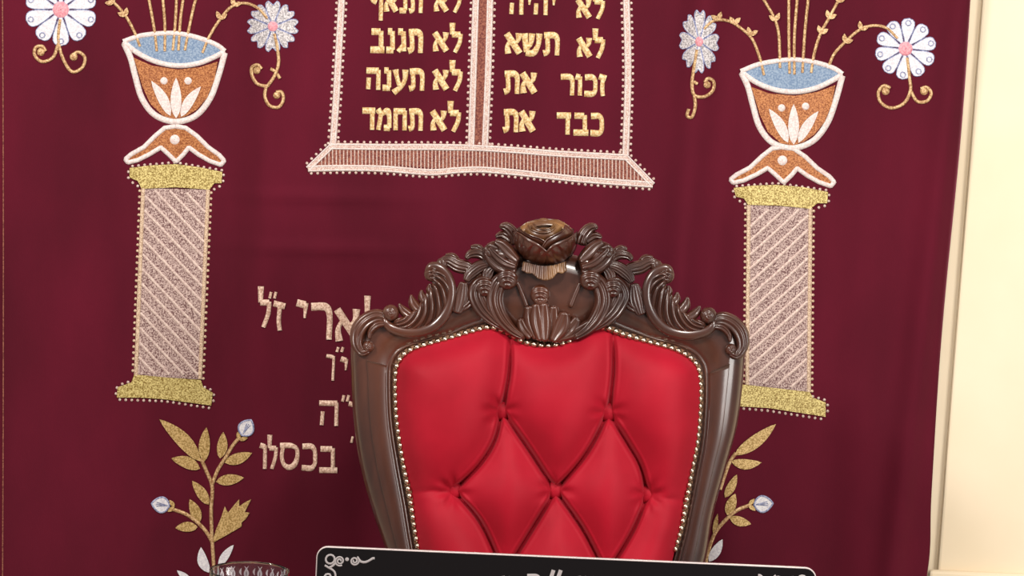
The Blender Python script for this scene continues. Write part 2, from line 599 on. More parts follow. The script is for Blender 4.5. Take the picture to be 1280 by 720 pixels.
# --- columns
def column(cap, shaft, base, down_right, label):
    TL, TR, BR, BL = [np.array(p, float) for p in shaft]
    uv = lambda u, v: (TL * (1 - u) + TR * u) * (1 - v) + (BL * (1 - u) + BR * u) * v
    mb = MB(); fill(mb, [uv(u, 0) for u in np.linspace(0, 1, 4)] + [uv(1, v) for v in np.linspace(.1, 1, 10)] + [uv(u, 1) for u in (.66, .33, 0)] + [uv(0, v) for v in np.linspace(.9, .1, 9)], 0.8)
    o = part('embroidered_column', mb, 'shaft_ground', label=label)
    W, H = np.linalg.norm(TR - TL), np.linalg.norm(BL - TL)
    mb = MB()
    k = 0
    v0 = -0.36
    while v0 < 1.0:
        segs = []
        for u in np.linspace(0.03, 0.97, 26):
            v = v0 + (u if down_right else 1 - u) * 0.335
            if 0.01 <= v <= 0.99: segs.append(uv(u, v))
        if len(segs) > 3: ribbon(mb, np.array(segs), 1.9, 1.7)
        v0 += 0.078
    part('shaft_stripes', mb, 'shaft_stripe', o)
    mb = MB()
    for a, b_, s in ((0, 0, 1), (1, 1, -1)):
        L = np.array([uv(a, v) for v in np.linspace(0, 1, 12)])
        ribbon(mb, L, 2.6, 2.0)
        picots(mb, L, 7.5, 1.9, 4.2 * s)
    part('shaft_edging', mb, 'shaft_trim', o)
    for nm, poly, rows in (('capital', cap[0], cap[1]), ('column_base', base[0], base[1])):
        mb = MB(); fill(mb, poly, 2.0)
        c_ = part(nm, mb, 'gold_thread', o)
        mb = MB()
        for L, s in rows: picots(mb, L, 7.5, 1.9, 1.5 * s)
        part('picot_edging', mb, 'trim_thread', c_)


column(([(162, 210), (185, 207), (219, 205), (250, 209), (278, 215), (277, 229), (268, 229), (262, 237), (220, 234), (177, 236), (172, 226), (162, 222)],
        [([(162, 208), (219, 203), (278, 213)], 0), ([(162, 211), (162, 224), (174, 232)], 1), ([(278, 215), (277, 230), (264, 237)], -1)]),
       [(179, 235), (260, 237), (250, 474), (170, 470)],
       ([(168, 468), (210, 472), (251, 475), (254, 484), (266, 491), (264, 507), (235, 503), (205, 499), (175, 497), (146, 497), (147, 484), (164, 478)],
        [([(146, 498), (205, 500), (264, 509)], 1), ([(164, 478), (148, 483), (146, 496)], 1), ([(252, 484), (266, 490), (265, 506)], -1)]),
       True, 'left column, under the left vase')
column(([(917, 235), (940, 232), (971, 231), (1005, 234), (1035, 240), (1034, 254), (1022, 254), (1013, 261), (975, 257), (935, 256), (930, 248), (920, 246)],
        [([(917, 233), (971, 229), (1035, 238)], 0), ([(917, 235), (920, 247), (932, 254)], 1), ([(1035, 240), (1034, 255), (1016, 260)], -1)]),
       [(936, 256), (1013, 260), (1011, 490), (934, 481)],
       ([(922, 480), (960, 484), (1012, 490), (1016, 497), (1032, 503), (1032, 521), (1000, 516), (960, 510), (926, 508), (905, 506), (906, 492), (918, 490)],
        [([(926, 509), (960, 512), (1032, 523)], 1), ([(1012, 496), (1033, 502), (1033, 520)], -1)]),
       False, 'right column, partly behind the chair')

# --- tablets
mb = MB()
fill(mb, [(411, 186), (477, 188), (593, 189), (692, 196), (784, 201), (808, 226), (729, 219), (643, 210), (600, 208), (542, 210), (478, 206), (394, 206)], 0.7)
fill(mb, [(598, -40), (610, -40), (609, 60), (605, 185), (592, 185), (596, 60)], 0.7)
tab = part('embroidered_tablets', mb, 'brown_gauze', label='two tablets with white lace borders and gold Hebrew lines')
mb = MB()
lines = {'l': [(429, -40), (427, 0), (423, 72), (420, 126), (416, 183)], 'm1': [(597, -40), (595, 0), (592, 90), (589, 184)],
         'm2': [(614, -40), (612.5, 0), (610, 90), (606, 185)], 'r': [(782, -40), (783, 0), (785, 90), (782, 194)],
         't': [(411, 183), (478, 184), (535, 184), (593, 185), (643, 188), (693, 192), (785, 197)],
         'b': [(385, 211), (430, 210), (478, 211), (542, 215.5), (570, 213), (600, 212), (643, 215.6), (729, 224.6), (816, 231)],
         'sl': [(385, 211), (415, 182)], 'sr': [(782, 196), (816, 231)]}
for k, L in lines.items():
    ribbon(mb, L, 4.4 if k not in ('sl', 'sr') else 3.6, 1.9)
part('lace_border', mb, 'trim_thread', tab)
mb = MB()
for k, L in lines.items():   # the fine double cords on each lace border
    for s in (-1, 1):
        C = spline(L, 40); ribbon(mb, C + normals2(C) * 2.6 * s, 1.1, 2.6)
part('border_cord', mb, 'white_thread', tab)
mb = MB()
for k, s in (('l', 1), ('l', -1), ('r', 1), ('r', -1), ('m1', 1), ('m2', -1), ('t', -1), ('b', 1), ('sl', -1), ('sr', -1)):
    picots(mb, spline(lines[k], 30), 8.0, 1.9, 6.0 * s)
part('picot_edging', mb, 'trim_thread', tab)
mb = MB()
T_, B_ = spline(lines['t'], 96), spline(lines['b'], 96)
for x in np.arange(402, 806, 4.6):
    yb_ = np.interp(x, B_[:, 0], B_[:, 1]) - 3
    yt_ = np.interp(x, T_[:, 0], T_[:, 1]) + 3
    if x < 412: yt_ = max(yt_, 211 - (x - 385) * 29 / 30.0 + 2)
    if x > 784: yt_ = max(yt_, 196 + (x - 782) * 35 / 34.0 + 2)
    if yb_ - yt_ > 3: ribbon(mb, [(x, yt_), (x, yb_)], 0.85, 1.4, n=5)
part('hatch_stitches', mb, 'trim_thread', tab)

# --- Hebrew letters, drawn as pen strokes: (points, half widths)
TK, TN = 0.125, 0.088
G = {
    'ב': (.82, [([(.06, .88), (.60, .88)], TK), ([(.64, .92), (.64, .14)], TN), ([(.0, .1), (.84, .1)], TK)]),
    'ג': (.55, [([(.08, .9), (.38, .9)], TK), ([(.40, .92), (.44, .06)], TN), ([(.38, .3), (.08, .04)], TN)]),
    'ד': (.8, [([(.0, .88), (.8, .88)], TK), ([(.62, .88), (.60, .0)], TN)]),
    'ה': (.8, [([(.0, .88), (.72, .88)], TK), ([(.70, .92), (.68, .0)], TN), ([(.14, .56), (.10, .02)], TN)]),
    'ו': (.36, [([(.0, .92), (.24, .86)], TK), ([(.26, .92), (.24, .0)], TN)]),
    'ז': (.42, [([(.0, .94), (.40, .84)], TK), ([(.22, .86), (.18, .3), (.22, .0)], TN)]),
    'ח': (.82, [([(.02, .88), (.76, .88)], TK), ([(.72, .92), (.70, .0)], TN), ([(.14, .88), (.14, .0)], TN)]),
    'י': (.36, [([(.0, .92), (.24, .86)], TK), ([(.26, .92), (.22, .48)], [TN, .04])]),
    'כ': (.72, [([(.04, .88), (.48, .88), (.62, .74), (.64, .5), (.62, .24), (.48, .1), (.0, .1)], [TK, TK, TN, TN, TN, TK, TK])]),
    'ל': (.72, [([(.14, 1.42), (.12, .86)], [TK, TN]), ([(.1, .86), (.60, .86)], TK), ([(.62, .9), (.56, .5), (.28, .0)], TN)]),
    'ך': (.72, [([(.0, .88), (.72, .88)], TK), ([(.62, .88), (.58, -.4)], TN)]),
    'מ': (.86, [([(.02, .96), (.26, .74), (.6, .9), (.72, .7), (.74, .1)], [TK, TN, TK, TN, TN]), ([(.78, .1), (.4, .1)], TK), ([(.24, .78), (.06, .0)], TN)]),
    'נ': (.5, [([(.1, .9), (.36, .9)], TK), ([(.38, .92), (.38, .12)], TN), ([(.44, .1), (.0, .1)], TK)]),
    'ן': (.36, [([(.0, .92), (.24, .86)], TK), ([(.26, .92), (.22, -.42)], TN)]),
    'ס': (.84, [([(.0, .88), (.5, .88), (.72, .78), (.76, .48), (.62, .16), (.4, .06), (.18, .16), (.08, .46), (.14, .86)], [TK, TK, TN, TN, TK, TK, TN, TN, TN])]),
    'ע': (.78, [([(.70, .96), (.66, .5), (.46, .18), (.0, -.12)], [TK, TN, TN, TK]), ([(.12, .96), (.18, .7), (.34, .22)], [TK, TN, TN])]),
    'ף': (.74, [([(.04, .88), (.64, .88)], TK), ([(.66, .92), (.62, -.42)], TN), ([(.1, .9), (.1, .58), (.36, .5)], [TN, TN, TK])]),
    'ר': (.72, [([(.0, .88), (.52, .88), (.64, .76), (.64, .0)], [TK, TK, TN, TN])]),
    'ש': (.94, [([(.06, .96), (.14, .12)], [TK, TN]), ([(.46, .96), (.38, .5), (.14, .26)], [TK, TN, TN]), ([(.86, .96), (.78, .42), (.5, .08), (.12, .1)], [TK, TN, TK, TK])]),
    'ת': (.86, [([(.04, .88), (.62, .88), (.74, .76), (.74, .0)], [TK, TK, TN, TN]), ([(.22, .86), (.2, .14), (.0, .08)], [TN, TN, TK])]),
    'א': (.84, [([(.06, .94), (.76, .06)], TK), ([(.72, .96), (.68, .66), (.5, .46)], [TK, TN, .05]), ([(.24, .66), (.1, .36), (.14, .04)], [.05, TN, TK])]),
    '״': (.3, [([(.06, 1.2), (.02, .96)], .07), ([(.26, 1.2), (.22, .96)], .07)]),
    "'": (.16, [([(.1, 1.1), (.04, .8)], .07)]),
}


def word(mb, txt, x0, x1, ytop, ybot, slope=0.0, sur=cur, h=1.8, wmul=1.2):
    seq = list(txt)[::-1]
    gap = 0.13
    tot = sum(G[c][0] for c in seq) + gap * (len(seq) - 1)
    sx, sy = (x1 - x0) / tot, (ybot - ytop)
    X = 0.0
    for c in seq:
        wd, strokes = G[c]
        for pts, hw in strokes:
            L = [(x0 + (X + p[0]) * sx, ybot - p[1] * sy + slope * (X + p[0]) * sx) for p in pts]
            ribbon(mb, L, np.atleast_1d(hw) * sy * wmul if np.ndim(hw) else hw * sy * wmul, h, n=max(6, int(len(L) * 5)), sur=sur)
        X += wd + gap


rows = [[('לא', 543, 577, -9, 15), ('תנאף', 464, 528, -10, 15)], [('לא', 542, 578, 39, 65), ('תגנב', 463, 528, 36, 65)],
        [('לא', 542, 578, 86, 113), ('תענה', 458, 530, 85, 112)], [('לא', 539, 576, 137, 164), ('תחמד', 453, 528, 135, 162)],
        [('לא', 721, 756, -2, 23), ('יהיה', 637, 695, -8, 18)], [('לא', 722, 756, 46, 72), ('תשא', 632, 699, 40, 68)],
        [('זכור', 701, 758, 93, 119), ('את', 630, 670, 89, 117)], [('כבד', 696, 754, 141, 168), ('את', 629, 668, 137, 165)]]
for r_ in rows:
    for (t_, a, b_, c, d) in r_:
        mb = MB(); word(mb, t_, a, b_, c, d, 0.02)
        part('lettering', mb, 'letter_thread', tab)

# memorial lettering at the lower left, its right end hidden by the chair
for L in ([('ל', 323, 339, 373, 409), ("ז", 342, 357, 377, 413), ('י', 371, 387, 375, 418), ('ר', 389, 414, 378, 424), ('א', 419, 450, 384, 428), ('ל', 455, 478, 386, 425)],
          [('ן', 408, 421, 443, 466), ('י', 426, 436, 446, 478)],
          [('ה', 399, 424, 500, 532), ("י", 436, 447, 502, 532)],
          [('ו', 325, 334, 554, 586), ('ל', 335, 347, 556, 586), ('ס', 350, 374, 553, 586), ('כ', 377, 396, 554, 588), ('ב', 399, 421, 557, 591)],
          [("'", 438, 443, 548, 575)]):
  for L in [[l_] for l_ in L]:
    mb = MB()
    for (t_, a, b_, c, d) in L: word(mb, t_, a, b_, c, d, 0.02, wmul=0.86)
    if L[0][3] == 373:
        for x in (337, 343): ribbon(mb, [(x + 2, 365), (x, 373)], 1.8)
    if L[0][3] == 443:
        for x in (421, 427): ribbon(mb, [(x + 2, 434), (x, 440)], 1.8)
    if L[0][3] == 500:
        for x in (428, 434): ribbon(mb, [(x + 2, 494), (x, 502)], 1.8)
    part('lettering', mb, 'rose_thread')

# --- leafy sprigs
def sprig(stems, leaves, buds, white, serrated, label):
    mb = MB()
    for s in stems: ribbon(mb, s, 2.3, 2.0)
    o = part('embroidered_sprig', mb, 'stem_thread', label=label)
    for (a, b_, hw, bend) in leaves:
        mb = MB(); fill(mb, leafshape(a, b_, hw, bend), 1.6, 5); part('leaf', mb, 'gold_leaf', o)
    if serrated:
        mb = MB(); fill(mb, serrated, 1.6, 5); part('leaf', mb, 'gold_leaf', o)
    for (x, y, r, ang) in buds:
        mb = MB()
        fill(mb, leafshape((x - r * 1.15 * math.cos(R(ang)), y + r * 1.15 * math.sin(R(ang))), (x + r * 1.2 * math.cos(R(ang)), y - r * 1.2 * math.sin(R(ang))), r * 0.92), 1.6, 4)
        bd = part('flower_bud', mb, 'petal_white', o)
        mb = MB()
        ring = leafshape((x - r * 1.15 * math.cos(R(ang)), y + r * 1.15 * math.sin(R(ang))), (x + r * 1.2 * math.cos(R(ang)), y - r * 1.2 * math.sin(R(ang))), r)
        ribbon(mb, np.vstack([ring, ring[:1]]), 1.3, 1.8, smooth=False)
        for da in (-24, 0, 24):
            ribbon(mb, [(x - r * .9 * math.cos(R(ang)), y + r * .9 * math.sin(R(ang))), (x + r * .6 * math.cos(R(ang + da)), y - r * .6 * math.sin(R(ang + da)))], 0.8, 2.2)
        part('bud_outline', mb, 'bluish_thread', bd)
        mb = MB()
        bx, by = x - r * 1.3 * math.cos(R(ang)), y + r * 1.3 * math.sin(R(ang))
        for da in (-70, 70):
            fill(mb, leafshape((bx - 5 * math.cos(R(ang)), by + 5 * math.sin(R(ang))), (bx + 8 * math.cos(R(ang + da)), by - 8 * math.sin(R(ang + da))), 2.6, 0, 5), 2.0, 4)
        part('sepals', mb, 'gold_leaf', bd)
    for (a, b_, hw, bend) in white:
        mb = MB(); fill(mb, leafshape(a, b_, hw, bend), 1.6, 5); part('white_leaf', mb, 'petal_white', o, 'white leaf')


sprig([[(268, 716), (267, 703), (265, 671), (264, 637), (265, 607), (258, 589), (251, 573)], [(265.5, 605), (272, 588), (282, 572), (291, 557), (300, 546)],
       [(265, 677), (258, 665), (249, 655), (233, 643), (214, 636)]],
      [((251, 577), (199, 524), 9, 3), ((255, 577), (258, 534), 7, -1), ((250, 586), (214, 573), 7.5, 2), ((275, 573), (279, 540), 6.5, 1), ((281, 578), (315, 566), 7, 1),
       ((270, 602), (305, 597), 6.8, 0), ((261, 631), (240, 601), 6.5, 1), ((249, 654), (237, 624), 6.8, 1), ((247, 659), (219, 660), 6.3, 1)],
      [(308, 535, 9.5, 60), (201, 631, 9.5, 172)],
      [((261, 716), (251, 684), 6.5, -3), ((273, 709), (292, 681), 5, -1), ((240, 728), (221, 713), 4, 0)],
      [(265, 679), (270, 662), (276, 648), (281, 633), (285, 641), (292, 632), (299, 624), (299, 633), (306, 628), (314, 624), (309, 634), (306, 640), (312, 641), (307, 649), (302, 653), (302, 658), (285, 668)],
      'leafy gold sprig at the lower left')
sprig([[(880, 740), (883, 700), (894, 666), (909, 648), (921, 638), (938, 631)], [(900, 612), (912, 578), (920, 566)]],
      [((918, 569), (970, 530), 8, 2), ((914, 577), (952, 578), 6.5, 3), ((906, 622), (921, 593), 5.5, 1), ((909, 644), (919, 617), 6.5, 0), ((912, 647), (939, 655), 6, 1), ((892, 668), (897, 642), 3, 0)],
      [(954, 630, 10, 5)], [((886, 702), (903, 674), 6, 1)], None, 'leafy gold sprig beside the chair at the lower right')

# ------------------------------------------------------------------ throne chair
root_p = chp([(684, 700)])[0]
throne = empty('throne_chair', (root_p[0], YB - 0.25, 0))
tag(throne, 'carved dark wood throne chair with tufted red velvet back, before the maroon curtain', 'chair')

INN = [(556, 850), (545, 770), (531, 720), (523, 685), (514, 630), (503.5, 572), (496.5, 522), (495, 474), (496.5, 457), (503, 444), (516, 436), (545, 427), (570, 420), (590, 414), (612, 409), (632, 414), (655, 427), (685, 432),
       (712, 426), (737, 411), (755, 409), (780, 418), (810, 427), (842, 436), (861, 445), (871, 457), (874.5, 474), (871.5, 545), (864, 588), (852, 654), (843, 687), (835, 720), (823, 770), (812, 850)]
OUT = [(525, 850), (507, 770), (491, 720), (480, 684), (465, 640), (450, 585), (441, 525), (438, 470), (437, 440), (439, 424), (446, 407), (468, 392), (510, 398), (555, 372), (592, 345), (622, 330), (650, 319), (685, 313),
       (720, 319), (750, 330), (779, 346), (815, 373), (860, 402), (900, 391), (923, 399), (932, 418), (932, 450), (923, 530), (909, 583), (893, 642), (884, 695), (874, 730), (862, 780), (845, 850)]
NI = 240
ip, op = np.array(INN), np.array(OUT)
both = spline(np.hstack([op, ip]), NI)
OC, IC = both[:, :2], both[:, 2:]
Wd = np.linalg.norm(OC - IC, axis=1)
prof = []          # (distance from the inner edge, None, h) / fractions from the outer edge
mb = MB()
rowsP, rowsH = [], []
for i in range(NI):
    wv = Wd[i]
    bw = min(24.0, wv * 0.42)
    ds = [0, 0, 1.5, 3.0, 4.5, 5.2, 6.0, 8.0, 9.5, 10.5, 11.5, wv * .5, wv - bw - 1.0, wv - bw, wv - bw + 1.2, wv - bw * .75, wv - bw * .5, wv - bw * .25, wv - bw * .08, wv, wv, wv * .5, 0]
    hs = [-20, 4, 8.0, 9.0, 7.5, 5.5, 7.5, 10.0, 9.5, 7.6, 9.5, 9.8, 10.0, 10.0, 9.6, 9.0, 6.0, 1.0, -7, -14, -34, -36, -30]
    u = (OC[i] - IC[i]) / wv
    rowsP.append([IC[i] + u * d for d in ds])
    rowsH.append(hs)
nv = len(ds)
mb.grid(chp(np.array(rowsP).reshape(-1, 2), np.array(rowsH, float).reshape(-1)), NI, nv, closed=True)
frame = mb.build('back_frame', M['wood'], throne)
for left in (True, False):      # flat raised panels on the two uprights
    ids = [i for i in range(NI) if OC[i, 1] > 441 and (i < NI / 2) == left]
    P_, H_ = [], []
    for i in ids:
        wv = Wd[i]; bw = min(24.0, wv * .42); u = (OC[i] - IC[i]) / wv
        a_, b_ = 12.5, wv - bw + 1.0
        for d_, h_ in ((a_, 8), (a_, 12), (a_ + .8, 12.6), ((a_ + b_) / 2, 12.7), (b_ - .8, 12.6), (b_, 12), (b_, 7)):
            P_.append(IC[i] + u * d_); H_.append(h_)
    mb = MB(); mb.grid(chp(np.array(P_), np.array(H_, float)), len(ids), 7)
    e0 = 0 if not left else (len(ids) - 1) * 7
    mb.f.append(tuple(range(e0, e0 + 7)))
    face_cam(mb.build('side_panel', M['wood'], throne))
# back panel closing the frame behind the cushion
bpts = IC[::3]
mb = MB(); fill(mb, bpts, -22, 30, sur=chp)
mb.build('back_panel', M['wood'], throne)

# --- tufted cushion: Coons patch over the nail line, relief from the seams
CU = np.array(INN)
li = 9
ri = len(INN) - 10
L_ = spline(CU[:li + 1][::-1], 240)          # corner down the left
T_ = spline(CU[li:ri + 1], 300)              # left corner to right corner
R_ = spline(CU[ri:], 240)
B_ = np.linspace(L_[-1], R_[-1], 300)
u = np.linspace(0, 1, 300)[:, None, None]
v = np.linspace(0, 1, 240)[None, :, None]
CP = (1 - v) * T_[:, None] + v * B_[:, None] + (1 - u) * L_[None] + u * R_[None] - ((1 - u) * (1 - v) * T_[0] + u * (1 - v) * T_[-1] + (1 - u) * v * B_[0] + u * v * B_[-1])
X = CP.reshape(-1, 2)


def dseg(X, pts):
    d = np.full(len(X), 1e9)
    P = np.asarray(pts, float)
    for a, b_ in zip(P[:-1], P[1:]):
        ab = b_ - a
        t = np.clip(((X - a) @ ab) / (ab @ ab + 1e-9), 0, 1)
        d = np.minimum(d, np.linalg.norm(X - a - t[:, None] * ab, axis=1))
    return d


BT = [(627, 513), (760, 515), (567, 612), (694, 612), (809, 617)]
HID = [(630, 716), (757, 717)]
SEAMS = [[(627, 513), (636, 470), (639, 414)], [(760, 515), (766, 465), (766, 412)],
         [(627, 513), (619, 548), (601, 578), (567, 612)], [(627, 513), (655, 552), (694, 612)], [(760, 515), (733, 565), (694, 612)], [(760, 515), (785, 555), (799, 580), (809, 617)],
         [(567, 612), (540, 612), (512, 616)], [(809, 617), (835, 622), (860, 624)],
         [(567, 612), (600, 650), (630, 716)], [(694, 612), (668, 655), (630, 716)], [(694, 612), (728, 660), (757, 717)], [(809, 617), (790, 662), (757, 717)],
         [(630, 716), (630, 850)], [(757, 717), (757, 850)]]
de = dseg(X, np.vstack([L_[::-1], T_, R_]))
dc = np.full(len(X), 1e9)
pl = np.zeros(len(X))
for k, s in enumerate(SEAMS):
    C = spline(s, 16)
    d = dseg(X, C)
    if k in (6, 7): d = d * 1.0 + 5
    dc = np.minimum(dc, d)
db = np.min([np.linalg.norm(X - np.array(b_), axis=1) for b_ in BT + HID], axis=0)
edge = 1 - np.exp(-de / 13.0)
puff = (1 - np.exp(-(dc / 24.0) ** 1.15)) * (1 - np.exp(-de / 22.0))
g_ = puff.reshape(300, 240)
wb = (1 - np.exp(-(dc / 9.0) ** 2)).reshape(300, 240)       # leave the seams crisp, round the crowns
sm = g_.copy()
for _ in range(160):
    e_ = np.pad(sm, 1, mode='edge')
    sm = (e_[:-2, 1:-1] + e_[2:, 1:-1] + e_[1:-1, :-2] + e_[1:-1, 2:] + 2 * sm) / 6
puff = (g_ * (1 - wb) + sm * wb).reshape(-1)
h = 2 + 15 * edge + 40 * puff
h += -6 * np.exp(-(dc / 2.2) ** 2) * edge + 2.2 * np.exp(-((dc - 5.5) / 2.0) ** 2) * edge
h += -11 * np.exp(-(db / 13.0) ** 2)
for b_ in BT:
    r_ = np.linalg.norm(X - np.array(b_), axis=1)
    th = np.arctan2(X[:, 1] - b_[1], X[:, 0] - b_[0])
    h += 1.5 * np.cos(7 * th + b_[0]) * np.exp(-((r_ - 15) / 9.0) ** 2)
h += 0.8 * np.sin(X[:, 0] / 6.0) * np.exp(-de / 10.0) * edge
mb = MB()
mb.grid(chp(X, h), 300, 240)
# underside
Bk = chp(X, np.full(len(X), -18.0)).reshape(300, 240, 3)[::12, ::12].reshape(-1, 3)
cushion = face_cam(mb.build('back_cushion', M['red'], throne))
hmap = lambda p: float(h[np.argmin(((X - np.array(p)) ** 2).sum(1))])


def dome(mb, c, r, hb, hh, sur=chp, k=16, rings=7):
    P, H = [], []
    for j in range(rings):
        a = math.pi / 2 * j / (rings - 1)
        for i in range(k):
            t = 2 * math.pi * i / k
            q = r * max(math.sin(a), 0.02)
            P.append((c[0] + q * math.cos(t), c[1] + q * math.sin(t)))
            H.append(hb + hh * math.cos(a))
    for i in range(k):
        t = 2 * math.pi * i / k
        P.append((c[0] + r * .9 * math.cos(t), c[1] + r * .9 * math.sin(t))); H.append(hb - hh * .5)
    mb.grid(sur(np.array(P), np.array(H)), rings + 1, k, closed=True)


for b_ in BT:
    mb = MB(); dome(mb, b_, 11.5, hmap(b_) + 8.0, 7.5, k=24)
    mb.build('tufting_button', M['red'], cushion)

# welt strip and brass nails along the edge
NL = np.vstack([L_[::-1][84:], T_[1:], R_[1:152]])
mb = MB(); ribbon(mb, NL[::4], 4.2, 3.5, sur=chp, base=7.0)
mb.build('welt_strip', M['gimp'], throne)
T = np.concatenate([[0], np.cumsum(np.linalg.norm(np.diff(NL, axis=0), axis=1))])
nn = 98
nail = None
ts = np.linspace(3, T[-1] - 3, nn)
NP = np.stack([np.interp(ts, T, NL[:, 0]), np.interp(ts, T, NL[:, 1])], 1)
C3 = chp(NP, np.full(nn, 10.0))
for i in range(nn):
    if nail is None:
        mb = MB(); dome(mb, NP[0], 4.3, 10.0, 4.6, k=12, rings=5)
        nail = mb.build('upholstery_nail', M['brass'], throne)
        off = nail.data
        V0 = C3[0] - np.array(throne.location)
        for vtx in off.vertices: vtx.co -= Vector(V0)
        o = nail
    else:
        o = nail.copy(); COL.objects.link(o)
    o.location = Vector(C3[i] - np.array(throne.location))


# --- carving
def mir(p):
    p = np.asarray(p, float).reshape(-1, 2)
    x = 685.5 + (685.5 - p[:, 0]) * 1.012
    return np.stack([x, p[:, 1] + 0.016 * (x - 685.5)], 1)


def leaf(mb, pts, hw, hb=8.0, hh=10.0, grooves=4, gd=1.6, lift=0.0, slant=0.0, diag=0.0, scallop=0.0, n=46, m=25, flip=False, back=6.0, endlift=0.0):
    """carved leaf: a domed, fluted band along a curve; both faces and rounded ends"""
    gd *= 1.35
    P = mir(pts) if flip else np.asarray(pts, float)
    C = spline(P, n)
    N = normals2(C)
    t = np.linspace(0, 1, n)
    k = np.linspace(0, 1, len(hw))
    W = spline(np.stack([k * 100, np.array(hw, float)], 1), n)[:, 1].clip(0.6)
    endr = np.clip(np.minimum(t, 1 - t) / 0.05, 0, 1) ** 0.5
    W = W * (0.25 + 0.75 * endr)
    if scallop:
        W = W * (1 + scallop * np.abs(np.sin(t * math.pi * 6)) - scallop * .5)
    s = np.sin(np.linspace(-math.pi / 2, math.pi / 2, m))
    pr = np.sqrt(np.clip(1 - s ** 2, 0, 1)) ** 0.8
    A = C[:, None, :] + N[:, None, :] * (W[:, None] * s[None])[..., None]
    if slant:
        d = np.gradient(C, axis=0); d /= np.linalg.norm(d, axis=1)[:, None]
        A = A + d[:, None, :] * (np.abs(s)[None] * W[:, None] * slant)[..., None]
    H = hb + (lift * np.sin(math.pi * t))[:, None] + (endlift * t ** 2)[:, None] + hh * pr[None] * (0.35 + 0.65 * endr[:, None])
    if grooves:
        H = H - gd * (0.5 + 0.5 * np.cos(math.pi * (grooves * (s[None] + 1.0) + diag * t[:, None]))) ** 2 * pr[None] * (np.sin(math.pi * np.clip(t, .03, .97)) ** .4)[:, None]
    Bk_ = A[:, 1:-1][:, ::-1]
    HB = np.repeat((hb + lift * np.sin(math.pi * t) + endlift * t ** 2 - back)[:, None], m - 2, 1)
    PP = np.concatenate([A, Bk_], 1)
    HH = np.concatenate([H, HB], 1)
    mb.grid(chp(PP.reshape(-1, 2), HH.reshape(-1)), n, 2 * m - 2, closed=True)
    for e in (0, n - 1):
        o_ = mb.n - n * (2 * m - 2) + e * (2 * m - 2)
        mb.f.append(tuple(range(o_, o_ + 2 * m - 2)))


def cord(mb, pts, r, hb, flip=False, n=44):
    leaf(mb, pts, r, hb, float(np.mean(r)) * 1.1, 0, 0, flip=flip, n=n, m=11, back=3)


def knob(mb, c, r, hb, hh, flip=False, rings=True, shell=False):
    c = mir([c])[0] if flip else np.array(c)
    P, H = [], []
    nr, k = 22, 28
    for j in range(nr):
        q = j / (nr - 1)
        for i in range(k):
            a = 2 * math.pi * i / k
            P.append((c[0] + r * max(q, .01) * math.cos(a), c[1] + r * max(q, .01) * math.sin(a)))
            gsh = 2.6 * (0.5 + 0.5 * math.cos(2 * math.pi * math.hypot(P[-1][0] - c[0], P[-1][1] - c[1] - r * .75) / (r * .42))) ** 2 * (1 - q ** 4) if shell else 0
            H.append(hb - gsh + hh * math.sqrt(max(0, 1 - q * q)) - (1.0 * (0.5 + 0.5 * math.cos(6 * math.pi * q + a)) * (1 - q) if rings and not shell else 0))
    for i in range(k):
        a = 2 * math.pi * i / k
        P.append((c[0] + r * .9 * math.cos(a), c[1] + r * .9 * math.sin(a))); H.append(hb - 8)
    mb.grid(chp(np.array(P), np.array(H)), nr + 1, k, closed=True)


